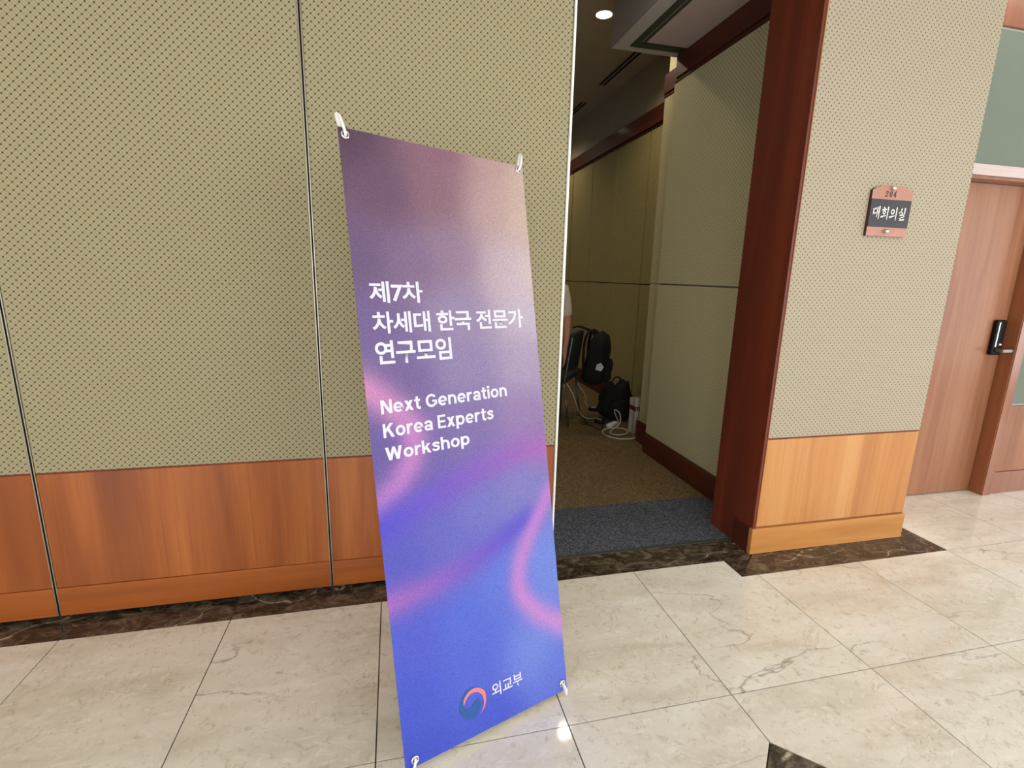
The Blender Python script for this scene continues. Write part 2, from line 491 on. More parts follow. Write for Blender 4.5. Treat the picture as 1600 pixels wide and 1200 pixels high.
# ------------------------------------------------------------------ left partition wall
YW, S1, S2, E = 0.157, -1.406, -0.361, 0.678
PT = 2.95
wl = struct(empty('wall_left', (-0.9, YW, 0)), 'movable partition wall in dotted beige cloth over cherry wainscot', 'wall')
edges = [S1 - 3.135, S1 - 2.09, S1 - 1.045, S1, S2, E]
gp = 0.003
for i in range(len(edges) - 1):
    a, b = edges[i] + gp, edges[i + 1] - gp
    if i == len(edges) - 2: b = edges[i + 1] - 0.010
    p = box('partition_panel', a + 0.003, b - 0.003, YW + 0.014, YW + 0.088, 0.022, PT, MT['cloth_far'], wl)
    box('fabric_face', a + 0.004, b - 0.004, YW, YW + 0.014, 0.634, PT, MT['cloth'], p, 0.003)
    box('wainscot_board', a + 0.004, b - 0.004, YW + 0.001, YW + 0.014, 0.146, 0.627, MT['cherry'], p, 0.0008, 1)
    box('base_rail', a + 0.004, b - 0.004, YW - 0.004, YW + 0.014, 0.022, 0.1445, MT['cherry_x'], p, 0.0015, 1)
    box('shadow_bead', a + 0.004, b - 0.004, YW + 0.003, YW + 0.014, 0.627, 0.634, MT['red'], p)
    for xe in (a, b - 0.004):
        box('edge_trim', xe, xe + 0.004, YW - 0.002, YW + 0.06, 0.022, PT, MT['alu'], p)
    if i == len(edges) - 2:
        box('edge_seal', b, edges[i + 1], YW - 0.001, YW + 0.088, 0.012, PT, MT['edge'], p, 0.002)
box('joint_backing', edges[0], S2 + 0.05, YW + 0.03, YW + 0.05, 0.03, PT, MT['black'], wl)

# ------------------------------------------------------------------ pillar
YP, PL, PR = 0.062, 1.742, 2.735
pw = struct(box('wall_pillar', 1.757, 2.725, YP + 0.02, 0.404, 0.0, 3.05, MT['cwall']), 'dotted cloth pillar over cherry wainscot with painted-in light beside the opening', 'wall')
box('jamb_board', PL, 1.7565, YP + 0.0025, 0.404, 0.0, PT, MT['red'], pw, 0.002)
box('jamb_bead', 1.7570, 1.7610, YP, YP + 0.0195, 0.148, PT, MT['cherry'], pw, 0.001, 1)
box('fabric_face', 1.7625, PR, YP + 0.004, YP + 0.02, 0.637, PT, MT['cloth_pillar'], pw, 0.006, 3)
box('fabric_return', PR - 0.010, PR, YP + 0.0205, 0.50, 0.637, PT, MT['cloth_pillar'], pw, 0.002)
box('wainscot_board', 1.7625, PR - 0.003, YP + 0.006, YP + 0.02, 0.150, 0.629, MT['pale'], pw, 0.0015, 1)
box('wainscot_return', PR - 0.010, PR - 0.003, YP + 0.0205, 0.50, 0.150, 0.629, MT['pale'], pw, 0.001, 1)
box('shadow_bead', 1.7625, PR - 0.005, YP + 0.010, YP + 0.02, 0.629, 0.637, MT['red'], pw)
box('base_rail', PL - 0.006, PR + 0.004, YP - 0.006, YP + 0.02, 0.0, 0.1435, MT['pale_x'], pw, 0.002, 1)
box('base_return', PL - 0.006, PL - 0.0002, YP + 0.0205, 0.20, 0.0, 0.1435, MT['red_y'], pw, 0.0015, 1)
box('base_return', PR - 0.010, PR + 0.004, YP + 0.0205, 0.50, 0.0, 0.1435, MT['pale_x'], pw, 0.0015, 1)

# ------------------------------------------------------------------ right corridor wall with the door
DY, CYF = 0.50, 0.415
wr = struct(box('wall_right', 4.02, CX1, 0.445, 0.62, 0.0, 3.05, MT['cwall']), 'wood and sage cloth panelled wall around the corridor door', 'wall')
box('wall_behind_pillar', 2.63, 2.725, 0.4045, 0.62, 0.0, 3.05, MT['cwall'], wr)
box('wall_overdoor', 2.73, 4.02, 0.445, 0.62, 2.12, 3.05, MT['cwall'], wr)
for n in range(4):
    a, b = 3.945 + n * 1.2 + (0.003 if n else 0), 3.945 + (n + 1) * 1.2
    box('base_rail', a, b, 0.425, 0.445, 0.0, 0.158, MT['casing'], wr, 0.002, 1)
    box('wainscot_board', a, b, 0.428, 0.445, 0.162, 0.632, MT['door'], wr, 0.0015, 1)
    box('sage_panel', a + 0.02, b, 0.430, 0.445, 0.645, 2.80, MT['sage'], wr, 0.003)
    box('top_rail', a, b, 0.425, 0.445, 2.815, 3.05, MT['casing'], wr, 0.002, 1)
box('sage_panel', 2.74, 3.94, 0.430, 0.445, 2.108, 2.80, MT['sage'], wr, 0.003)
box('top_rail', 2.74, 3.94, 0.425, 0.445, 2.815, 3.05, MT['casing'], wr, 0.002, 1)

d1 = struct(empty('door_1', (3.42, DY, 0)), 'flat veneered wooden door with black digital lock', 'door')
leaf = box('door_leaf', 2.965, 3.868, DY, DY + 0.04, 0.006, 2.024, MT['door'], d1, 0.0015, 1)
box('door_jamb', 3.872, 3.905, CYF + 0.002, DY + 0.045, 0.0, 2.032, MT['casing'], d1, 0.002, 1)
box('door_casing', 3.873, 3.943, CYF - 0.004, CYF + 0.0015, 0.0, 2.034, MT['casing'], d1, 0.001, 1)
box('door_jamb', 2.93, 2.962, CYF + 0.002, DY + 0.045, 0.0, 2.032, MT['casing'], d1, 0.002, 1)
box('door_stop', 2.963, 3.871, CYF + 0.004, DY + 0.045, 2.027, 2.044, MT['casing'], d1, 0.002, 1)
box('door_head', 2.90, 3.943, CYF - 0.004, CYF + 0.03, 2.046, 2.106, MT['glarehead'], d1, 0.002, 1)
# lock
lk = box('lock_body', 3.750, 3.835, DY - 0.032, DY - 0.0005, 0.975, 1.205, MT['lockblack'], leaf, 0.012, 3)
box('lock_rim', 3.7635, 3.7705, DY - 0.0345, DY - 0.0322, 1.03, 1.190, MT['chrome'], leaf, 0.001, 1)
bm = bmesh.new()
bm_tube(bm, [(3.785, DY - 0.028, 1.008), (3.785, DY - 0.062, 1.008)], 0.013, 12)
bm_box(bm, 3.775, 3.905, DY - 0.078, DY - 0.058, 0.996, 1.020, 0.005, 2)
from_bm('lock_lever', bm, MT['tubegrey'], leaf)
lathe('lock_knob', [(0, 0.010), (0.008, 0.009), (0.010, 0.0)], (3.805, DY - 0.031, 1.045), MT['chrome'], leaf, (0, -1, 0), 12)

# ------------------------------------------------------------------ corridor shell out of view
bw = struct(empty('wall_back', (0, CY0, 0)), 'corridor window wall opposite the partition', 'wall')
xs = [CX0] + [v for w in WIN for v in w] + [CX1]
for i in range(0, len(xs), 2):
    box('wall_pier', xs[i], xs[i + 1], CY0 - 0.2, CY0, 0.0, CZ, MT['cwall'], bw)
for i, (a, b) in enumerate(WIN):
    box('wall_sill', a, b, CY0 - 0.2, CY0, 0.0, WZ0, MT['cwall'], bw)
    box('wall_lintel', a, b, CY0 - 0.2, CY0, WZ1, CZ, MT['cwall'], bw)
    w = struct(empty('window_%d' % (i + 1), ((a + b) / 2, CY0 - 0.1, WZ0)), 'unseen tall aluminium corridor window', 'window')
    bm = bmesh.new()
    bm_box(bm, a, a + 0.05, CY0 - 0.13, CY0 - 0.07, WZ0, WZ1); bm_box(bm, b - 0.05, b, CY0 - 0.13, CY0 - 0.07, WZ0, WZ1)
    bm_box(bm, a + 0.05, b - 0.05, CY0 - 0.13, CY0 - 0.07, WZ0, WZ0 + 0.05); bm_box(bm, a + 0.05, b - 0.05, CY0 - 0.13, CY0 - 0.07, WZ1 - 0.05, WZ1)
    bm_box(bm, (a + b) / 2 - 0.025, (a + b) / 2 + 0.025, CY0 - 0.13, CY0 - 0.07, WZ0 + 0.05, WZ1 - 0.05)
    from_bm('window_frame', bm, MT['alu'], w)
struct(box('wall_end_left', CX0 - 0.2, CX0, CY0 - 0.2, 0.7, 0.0, CZ, MT['cwall']), 'far left end wall of the corridor', 'wall')
ew = struct(empty('wall_end_right', (CX1, -2, 0)), 'window wall at the bright end of the corridor', 'wall')
box('wall_pier', CX1, CX1 + 0.2, CY0 - 0.2, -3.9, 0, CZ, MT['cwall'], ew)
box('wall_pier', CX1, CX1 + 0.2, -0.3, 0.7, 0, CZ, MT['cwall'], ew)
box('wall_sill', CX1, CX1 + 0.2, -3.9, -0.3, 0, WZ0, MT['cwall'], ew)
box('wall_lintel', CX1, CX1 + 0.2, -3.9, -0.3, WZ1, CZ, MT['cwall'], ew)
struct(box('ceiling', CX0 - 0.2, CX1 + 0.2, CY0 - 0.2, 0.20, CZ, CZ + 0.2, MT['cceil']), 'pale painted corridor ceiling', 'ceiling')
struct(box('wall_header', CX0 - 0.2, 1.765, 0.14, 0.404, PT + 0.003, 3.6, MT['cwall']), 'header above the partition track', 'wall')


def downlight(x, y, z, power, label, group, tint=(1.0, 0.84, 0.62), r=0.062, cone=150):
    t = tag(empty('ceiling_downlight', (x, y, z)), label, 'light', group)
    lathe('trim_ring', [(r, 0.0), (r + 0.016, -0.001), (r + 0.018, -0.006), (r + 0.004, -0.008), (r, -0.004), (r, 0.0)], (x, y, z), MT['white'], t)
    lathe('lamp_lens', [(0, -0.0015), (r * 0.97, -0.0015), (r * 0.97, -0.0005), (0, -0.0005)], (x, y, z), MT['lampglow'], t)
    d = bpy.data.lights.new('downlight_lamp', 'SPOT'); d.energy = power; d.color = tint; d.spot_size = math.radians(cone); d.spot_blend = 0.6
    d.shadow_soft_size = 0.05
    o = bpy.data.objects.new('downlight_lamp', d); COL.objects.link(o); o.parent = t; o.location = (0, 0, -0.02)
    return t


for x, y in ((-3.4, -1.3), (-1.6, -1.3), (0.2, -3.0), (1.9, -1.3), (-1.6, -3.4), (3.9, -1.3)):
    downlight(x, y, CZ, LAMP_C, 'unseen small round downlight added as fill in the corridor ceiling', 'unseen corridor fill downlights', (1.0, 0.92, 0.80))

# ------------------------------------------------------------------ meeting room behind the opening
RX, FX, SXW = 1.95, 2.42, 2.03
Y1, Y2 = 1.635, 1.91
RZ = 3.48
wrm = struct(box('wall_room_right', RX + 0.03, FX + 0.2, 0.405, Y1 - 0.002, 0.0, RZ, MT['plaster']), 'dotted cloth side wall just inside the meeting room', 'wall')
box('fabric_face', RX, RX + 0.03, 0.405, Y1, 0.165, 1.369, MT['cloth_room'], wrm, 0.004)
box('fabric_face', RX, RX + 0.03, 0.405, Y1, 1.379, 2.79, MT['cloth_room'], wrm, 0.004)
box('baseboard', RX - 0.018, RX + 0.03, 0.405, Y1, 0.0, 0.150, MT['red_y'], wrm, 0.002, 1)
box('baseboard_cap', RX - 0.012, RX + 0.03, 0.405, Y1 - 0.001, 0.151, 0.164, MT['red_y'], wrm, 0.002, 1)
box('crown_rail', RX - 0.014, RX + 0.03, 0.405, Y1 - 0.03, 2.815, 2.965, MT['red_y'], wrm, 0.001, 1)
box('crown_lip', RX - 0.006, RX + 0.03, 0.405, Y1 - 0.004, 2.791, 2.814, MT['red_y'], wrm, 0.002, 1)
ws = struct(box('wall_room_step', SXW + 0.02, FX + 0.2, Y1, Y2 - 0.002, 0.0, RZ, MT['cream']), 'short stepped-back cloth wall beyond the first side wall', 'wall')
box('fabric_face', SXW, SXW + 0.02, Y1 + 0.002, Y2, 0.185, 1.369, MT['cloth_room'], ws, 0.003)
box('fabric_face', SXW, SXW + 0.02, Y1 + 0.002, Y2, 1.379, 2.785, MT['cloth_room'], ws, 0.003)
box('baseboard', SXW - 0.018, SXW + 0.02, Y1 + 0.002, Y2 + 0.012, 0.0, 0.184, MT['red_y'], ws, 0.002, 1)
box('crown_rail', SXW - 0.012, SXW + 0.02, Y1 + 0.002, Y2 + 0.003, 2.812, 2.948, MT['red_y'], ws, 0.001, 1)
box('crown_lip', SXW - 0.005, SXW + 0.02, Y1 + 0.002, Y2 + 0.005, 2.786, 2.811, MT['red_y'], ws, 0.002, 1)
wf = struct(box('wall_room_far', FX + 0.02, FX + 0.2, Y2, 8.0, 0.0, RZ, MT['plaster']), 'olive panelled side wall deep in the meeting room', 'wall')
for i in range(9):
    a = 2.115 + 0.735 * (i - 1) if i else Y2
    b = 2.115 + 0.735 * i
    if i == 0: a, b = Y2, 2.115
    for z0, z1 in ((0.187, 1.352), (1.362, 2.825)):
        box('wall_panel', FX, FX + 0.018, a + 0.011, b - 0.011, z0, z1, MT['cloth_far'], wf, 0.001, 1)
box('panel_backing', FX + 0.0182, FX + 0.0198, Y2, 8.0, 0.18, 2.83, MT['black'], wf)
box('baseboard', FX - 0.016, FX + 0.0199, Y2, 8.0, 0.0, 0.186, MT['red_y'], wf, 0.002, 1)
box('crown_rail', FX - 0.03, FX + 0.0199, Y2, 8.0, 2.845, 3.0, MT['red_y'], wf, 0.003, 1)
box('crown_lip', FX - 0.012, FX + 0.0199, Y2, 8.0, 2.826, 2.844, MT['red_y'], wf, 0.002, 1)
struct(box('wall_room_end', -5.0, FX + 0.2, 8.0, 8.2, 0.0, RZ, MT['plaster']), 'end wall deep inside the meeting room', 'wall')
struct(box('wall_room_left', -5.2, -5.0, 0.2, 8.2, 0.0, RZ, MT['plaster']), 'left wall of the meeting room', 'wall')
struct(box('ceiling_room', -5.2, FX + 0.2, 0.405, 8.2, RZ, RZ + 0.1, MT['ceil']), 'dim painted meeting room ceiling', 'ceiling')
sf = struct(box('ceiling_soffit', 1.455, RX + 0.029, 0.405, 1.652, 2.967, RZ, MT['soffit']), 'dropped ceiling soffit along the side wall', 'ceiling')
bm = bmesh.new()
bm_box(bm, 1.556, 1.600, 0.45, 1.570, 2.9595, 2.9665); bm_box(bm, 1.600, RX - 0.015, 1.505, 1.570, 2.9595, 2.9665)
from_bm('soffit_channel', bm, MT['channel'], sf)
bm = bmesh.new()
bm_box(bm, 1.614, 1.626, 0.45, 1.492, 2.9585, 2.9665); bm_box(bm, 1.626, RX - 0.015, 1.480, 1.492, 2.9585, 2.9665)
from_bm('soffit_slot', bm, MT['channel'], sf)
box('soffit_board', 1.632, RX - 0.015, 0.45, 1.474, 2.956, 2.9665, MT['soffit_in'], sf, 0.001, 1)


def diffuser(xc, y0, y1, label):
    t = tag(empty('slot_diffuser', (xc, (y0 + y1) / 2, RZ)), label, 'air vent', 'linear ceiling vents in the meeting room')
    bm = bmesh.new()
    for dx in (-0.045, 0.0, 0.045): bm_box(bm, xc + dx - 0.006, xc + dx + 0.006, y0, y1, RZ - 0.008, RZ - 0.0005)
    from_bm('vent_frame', bm, MT['ceil'], t)
    for dx in (-0.0225, 0.0225):
        box('vent_slot', xc + dx - 0.016, xc + dx + 0.016, y0, y1, RZ - 0.004, RZ - 0.0005, MT['black'], t)


diffuser(2.215, 2.55, 3.70, 'narrow dark linear air vent beside the step wall')
diffuser(2.235, 4.28, 5.45, 'narrow dark linear air vent deeper in the meeting room')
downlight(1.641, 2.291, RZ, LAMP_R, 'glowing round downlight in the meeting room ceiling above the chair', 'meeting room downlights')
for x, y in ((1.64, 5.2), (-0.4, 2.3), (-0.4, 5.2)):
    downlight(x, y, RZ, LAMP_R, 'round downlight hidden behind the partition in the meeting room ceiling', 'hidden meeting room downlights')

# ------------------------------------------------------------------ room sign on the pillar
SY = YP + 0.004
sign = tag(empty('room_sign', (2.255, SY, 1.638)), 'copper and dark plum room plate reading 204 on the cloth pillar', 'sign')
bm = bmesh.new()
prof = [(2.137, 1.638), (2.372, 1.638), (2.372, 1.845)]
for i in range(1, 12):
    t = i / 12
    prof.append((2.372 - 0.235 * t, 1.845 + 0.024 * math.sin(math.pi * t) ** 0.6))
prof.append((2.137, 1.845))
b0 = [bm.verts.new((x, SY - 0.014, z)) for x, z in prof]; b1 = [bm.verts.new((x, SY - 0.0005, z)) for x, z in prof]
bm.faces.new(b0); bm.faces.new(list(reversed(b1)))
for i in range(len(prof)):
    j = (i + 1) % len(prof); bm.faces.new((b0[i], b1[i], b1[j], b0[j]))
bmesh.ops.recalc_face_normals(bm, faces=bm.faces)
plate = from_bm('plate', bm, MT['ink'], sign)
bm = bmesh.new()
bm.faces.new([bm.verts.new((x, SY - 0.0142, z)) for x, z in prof])
bmesh.ops.recalc_face_normals(bm, faces=bm.faces)
from_bm('copper_face', bm, MT['copper'], sign)
box('name_band', 2.1372, 2.3718, SY - 0.0165, SY - 0.0142, 1.680, 1.805, MT['plum'], sign)


def strokes(name, polys, mat, parent, y):
    bm = bmesh.new()
    for P in polys:
        f = [bm.verts.new((x, y, z)) for x, z in P]; g = [bm.verts.new((x, y + 0.0008, z)) for x, z in P]
        bm.faces.new(f)
        for i in range(len(P)):
            j = (i + 1) % len(P); bm.faces.new((f[i], g[i], g[j], f[j]))
    bmesh.ops.recalc_face_normals(bm, faces=bm.faces)
    return from_bm(name, bm, mat, parent)


def brush(line, ws, tx):
    """tapered brush stroke along a polyline -> list of quads mapped by tx"""
    out = []
    pts = [Vector((p[0], p[1])) for p in line]
    W = ws if isinstance(ws, (list, tuple)) else [ws] * len(pts)
    for i in range(len(pts) - 1):
        d = (pts[i + 1] - pts[i]).normalized(); n = Vector((-d.y, d.x))
        e0 = d * W[i] * 0.35; e1 = d * W[i + 1] * 0.35
        q = [pts[i] - e0 + n * W[i] / 2, pts[i] - e0 - n * W[i] / 2, pts[i + 1] + e1 - n * W[i + 1] / 2, pts[i + 1] + e1 + n * W[i + 1] / 2]
        out.append([tx(*v) for v in q])
    return out


def ring(cx, cz, rx, rz, w, tx, n=14):
    out = []
    for i in range(n):
        a0, a1 = 2 * math.pi * i / n, 2 * math.pi * (i + 1) / n
        out.append([tx(cx + (rx + s) * math.cos(a), cz + (rz + s) * math.sin(a)) for a, s in ((a0, w / 2), (a1, w / 2), (a1, -w / 2), (a0, -w / 2))])
    return out


SYL = [
    [('l', [(.02, .82), (.40, .90)], [.13, .09]), ('l', [(.10, .84), (.08, .36)], [.13, .12]), ('l', [(.06, .36), (.44, .52)], [.14, .05]), ('l', [(.58, .96), (.56, .14)], [.14, .06]), ('l', [(.58, .55), (.80, .56)], [.10, .10]), ('l', [(.84, 1.05), (.82, -.04)], [.16, .07])],
    [('l', [(.26, 1.02), (.42, .94)], [.12, .08]), ('l', [(.08, .80), (.62, .86)], [.13, .09]), ('r', (.36, .58, .17, .14, .10)), ('l', [(.36, .42), (.36, .22)], [.12, .11]), ('l', [(.00, .16), (.66, .30)], [.15, .07]), ('l', [(.84, 1.05), (.82, -.04)], [.16, .07])],
    [('r', (.34, .68, .20, .19, .11)), ('l', [(.00, .18), (.66, .34)], [.16, .06]), ('l', [(.86, 1.05), (.84, -.06)], [.16, .07])],
    [('l', [(.40, 1.0), (.28, .78), (.02, .56)], [.14, .12, .05]), ('l', [(.28, .80), (.54, .58)], [.08, .14]), ('l', [(.82, 1.05), (.80, .50)], [.16, .11]), ('l', [(.22, .42), (.82, .45)], [.12, .10]), ('l', [(.80, .46), (.77, .25)], [.13, .12]), ('l', [(.24, .22), (.79, .24)], [.10, .10]), ('l', [(.28, .22), (.25, .02)], [.13, .12]), ('l', [(.22, .00), (.88, .03)], [.13, .10])]]
polys = []
for i, syl in enumerate(SYL):
    tx = lambda x, z, i=i: (2.154 + i * 0.0505 + x * 0.043, 1.718 + z * 0.050 - i * 0.0004)
    for s in syl:
        if s[0] == 'l': polys += brush(s[1], s[2], tx)
        else: polys += ring(*s[1], tx)
strokes('lettering', polys, MT['ivory'], sign, SY - 0.0175)
polys = []
DIG = [[([(.12, .72), (.18, .92), (.45, 1.0), (.74, .88), (.74, .66), (.45, .36), (.08, .05)], [.20, .12, .12, .22, .24, .12, .10]), ([(.05, .05), (.85, .05), (.92, .25)], [.18, .18, .06])],
       None,
       [([(.66, 1.0), (.05, .32)], [.12, .12]), ([(.02, .30), (.98, .30)], [.12, .12]), ([(.66, 1.0), (.66, .02)], [.24, .24]), ([(.45, .02), (.88, .02)], [.08, .08])]]
for i, dg in enumerate(DIG):
    tx = lambda x, z, i=i: (2.212 + i * 0.0235 + x * 0.0165 + z * 0.002, 1.8175 + z * 0.025)
    if dg is None:
        n = 16
        for k in range(n):
            a0, a1 = 2 * math.pi * k / n, 2 * math.pi * (k + 1) / n
            w = lambda a: 0.07 + 0.09 * abs(math.cos(a))
            polys.append([tx(.5 + (.36 + w(a) * s) * math.cos(a), .5 + (.45 + w(a) * s) * math.sin(a)) for a, s in ((a0, 1), (a1, 1), (a1, -1), (a0, -1))])
    else:
        for ln, ww in dg: polys += brush(ln, ww, tx)
strokes('number', polys, MT['ink'], sign, SY - 0.0152)
for x, z in ((2.246, 1.856), (2.246, 1.661)):
    lathe('screw_cap', [(0, 0.016), (0.006, 0.0152), (0.0095, 0.012), (0.0105, 0.006), (0.0105, 0.0)], (x, SY - 0.0142, z), MT['chrome'], sign, (0, -1, 0), 16)

# ------------------------------------------------------------------ X-frame banner
TL, TR, BL, BR = [Vector(v) for v in ((-0.1959, -0.438, 1.795), (0.3762, -0.2238, 1.7707), (-0.0591, -0.8026, 0.0344), (0.4913, -0.6021, 0.0186))]
NRM = (TR - TL).cross(TL - BL).normalized()      # towards -y? fixed below
if NRM.y > 0: NRM = -NRM


def bp(u, v, off=0.0):
    return (TL * (1 - u) + TR * u) * (1 - v) + (BL * (1 - u) + BR * u) * v + NRM * off


ban = tag(empty('banner_stand', (0.22, -0.62, 0.0)), 'tall purple to blue workshop banner on a white X-frame stand', 'banner')
CP = [(.02, .01, 92, 66, 88), (.5, 0, 142, 100, 118), (.8, 0, 186, 150, 150), (1, .02, 206, 182, 166), (.03, .2, 108, 86, 124), (.19, .09, 110, 80, 106), (.45, .08, 138, 102, 118),
      (.78, .09, 186, 156, 156), (.95, .1, 206, 180, 166), (.3, .2, 130, 105, 140), (.5, .18, 150, 122, 148), (.83, .2, 196, 174, 186), (.98, .2, 212, 192, 192), (.03, .3, 115, 95, 146),
      (.5, .28, 152, 136, 172), (.93, .27, 196, 182, 198), (.05, .37, 118, 98, 152), (.5, .38, 145, 130, 172), (.9, .38, 172, 154, 184), (.2, .4, 114, 96, 150), (.5, .45, 130, 110, 166), (.9, .46, 150, 126, 172),
      (.1, .5, 102, 86, 156), (.5, .5, 122, 104, 166), (.9, .5, 146, 112, 172), (.3, .53, 112, 95, 166), (.3, .64, 100, 100, 190), (.5, .62, 115, 115, 196), (.8, .6, 126, 122, 192), (.1, .68, 88, 88, 190),
      (.4, .68, 104, 104, 195), (.1, .8, 84, 94, 206), (.4, .8, 88, 108, 216), (.6, .75, 98, 118, 216), (.95, .75, 114, 136, 222), (.05, .9, 74, 90, 206), (.4, .88, 86, 104, 214), (.8, .9, 116, 138, 224),
      (.05, 1, 66, 84, 198), (.5, 1, 74, 90, 206), (1, 1, 94, 110, 212), (.95, .95, 104, 122, 218)]
SW = [  # soft printed ribbons: centre line, colour at both ends, half width at both ends (m)
    ([(-.01, .397), (.0621, .4133), (.1455, .4379), (.2086, .4627), (.211, .4933), (.1776, .5222), (.1089, .5523), (-.02, .586)], (212, 142, 190), (188, 122, 200), .050, .036),
    ([(1.0, .531), (.8362, .5295), (.6795, .5393), (.5307, .5525), (.3893, .5688), (.23, .5864), (.1177, .602), (-.02, .618)], (168, 104, 182), (82, 76, 206), .042, .052),
    ([(-.02, .736), (.1469, .7295), (.2744, .7224), (.4105, .7109), (.5714, .6919), (.7118, .6734), (.84, .657)], (170, 106, 190), (80, 78, 206), .042, .036),
    ([(1.0, .61), (.948, .6375), (.8908, .6603), (.8148, .6943), (.756, .7287), (.7284, .7652), (.7493, .7976), (.8345, .8327), (1.0, .874)], (190, 122, 206), (206, 142, 210), .026, .040)]


def banner_rgb(u, v):
    ws = 0; c = [0, 0, 0]
    for pu, pv, *q in CP:
        d2 = ((u - pu) * 0.6) ** 2 + ((v - pv) * 1.8) ** 2
        w = 1.0 / (d2 + 0.006) ** 2
        ws += w
        for i in range(3): c[i] += w * q[i]
    c = [x / ws for x in c]
    for line, c0, c1, w0, w1 in SW:
        best = (9, 0)
        n = len(line) - 1
        for i in range(n):
            ax, ay = line[i][0] * .6, line[i][1] * 1.8; bx, by = line[i + 1][0] * .6, line[i + 1][1] * 1.8
            px, py = u * .6, v * 1.8
            L2 = (bx - ax) ** 2 + (by - ay) ** 2
            t = max(0, min(1, ((px - ax) * (bx - ax) + (py - ay) * (by - ay)) / L2))
            d = math.hypot(px - ax - t * (bx - ax), py - ay - t * (by - ay))
            if d < best[0]: best = (d, (i + t) / n)
        d, t = best; sg = w0 + (w1 - w0) * t
        k = 0.92 * math.exp(-(d / sg) ** 2 * 0.9)
        for i in range(3): c[i] = c[i] * (1 - k) + (c0[i] + (c1[i] - c0[i]) * t) * k
    return c


BK = 0.80
NU, NV = 44, 132
bm = bmesh.new()
lay = bm.verts.layers.float_color.new('print')
grid = []
for j in range(NV + 1):
    row = []
    for i in range(NU + 1):
        u, v = i / NU, j / NV
        sag = 0.010 * math.sin(math.pi * u) * math.sin(math.pi * v)
        vt = bm.verts.new(bp(u, v, -sag * 0.0)); c = banner_rgb(u, v)
        vt[lay] = (lin(c[0]) * BK, lin(c[1]) * BK, lin(c[2]) * BK, 1.0)
        row.append(vt)
    grid.append(row)
for j in range(NV):
    for i in range(NU): bm.faces.new((grid[j][i], grid[j + 1][i], grid[j + 1][i + 1], grid[j][i + 1]))
mb = N('banner_print', 0.55, 0.3)
at = mb.n('ShaderNodeAttribute', attribute_name='print')
gr = mb.noise(mb.coord(), 420.0, 1.0, 0.5)
mb.base(mb.mix(1.0, at.outputs['Color'], mb.ramp(gr, [(0.25, 0.70), (0.75, 1.26)]), 'MULTIPLY'))
sheet = from_bm('banner_sheet', bm, mb.m, ban)
sheet.modifiers.new('thick', 'SOLIDIFY').thickness = 0.0008
sheet.modifiers['thick'].offset = 1.0
# solidify away from the viewer
sheet.data.update()
if sheet.data.polygons[0].normal.dot(NRM) > 0: sheet.modifiers['thick'].offset = -1.0


def print_text(name, body, lt, lb, rb, mat, offset, spacing=1.0, use_cap=None):
    """text mapped on the sheet: lt/lb = left top/bottom of the ink, rb = right bottom, all in sheet uv"""
    cu = bpy.data.curves.new(name, 'FONT'); cu.body = body; cu.offset = offset; cu.resolution_u = 4; cu.space_character = spacing
    o = bpy.data.objects.new('tmp', cu); COL.objects.link(o)
    bpy.context.view_layer.update()
    dg = bpy.context.evaluated_depsgraph_get()
    me = bpy.data.meshes.new_from_object(o.evaluated_get(dg))
    bpy.data.objects.remove(o); bpy.data.curves.remove(cu)
    xs_ = [v.co.x for v in me.vertices]; ys_ = [v.co.y for v in me.vertices]
    x0, x1 = min(xs_), max(xs_)
    y0, y1 = (min(ys_), max(ys_)) if use_cap is None else use_cap
    lt, lb, rb = Vector(lt), Vector(lb), Vector(rb)
    for v in me.vertices:
        s = (v.co.x - x0) / (x1 - x0); t = (v.co.y - y0) / (y1 - y0)
        q = lb + (rb - lb) * s + (lt - lb) * t
        v.co = bp(q.x, q.y, 0.0009)
    c = sum((v.co for v in me.vertices), Vector()) / len(me.vertices)
    for v in me.vertices: v.co -= c
    o = link(name, me, c, sheet, mat)
    return o


OF = 0.022
print_text('title_lettering', '제7차', (.064, .2312), (.064, .2655), (.330, .2625), MT['print'], OF, 0.93)
print_text('title_lettering', '차세대 한국 전문가', (.064, .2790), (.064, .3135), (.914, .3031), MT['print'], OF, 0.93)
print_text('title_lettering', '연구모임', (.064, .3245), (.064, .3620), (.458, .3570), MT['print'], OF, 0.93)
def pstroke(pts, w):
    """polyline of constant width -> quads with mitred joints"""
    P = [Vector((p[0], p[1])) for p in pts]; L = []; Rr_ = []
    for i, p in enumerate(P):
        d0 = (P[i] - P[i - 1]).normalized() if i else (P[1] - P[0]).normalized()
        d1 = (P[i + 1] - P[i]).normalized() if i < len(P) - 1 else d0
        n0 = Vector((-d0.y, d0.x)); n1 = Vector((-d1.y, d1.x)); m_ = (n0 + n1) / (1 + n0.dot(n1))
        L.append(p + m_ * w / 2); Rr_.append(p - m_ * w / 2)
    return [[L[i], Rr_[i], Rr_[i + 1], L[i + 1]] for i in range(len(P) - 1)]


def arc(cx, cy_, rx, ry, a0, a1, n=16):
    return [(cx + rx * math.cos(math.radians(a0 + (a1 - a0) * i / n)), cy_ + ry * math.sin(math.radians(a0 + (a1 - a0) * i / n))) for i in range(n + 1)]


SB = 0.178
GL = {}


def glyph(ch, width, strokes_=(), polys_=(), w=SB):
    out = []
    for st in strokes_: out += pstroke(st[0], st[1]) if isinstance(st, tuple) else pstroke(st, w)
    out += [[Vector(p) for p in q] for q in polys_]
    GL[ch] = (width, out)


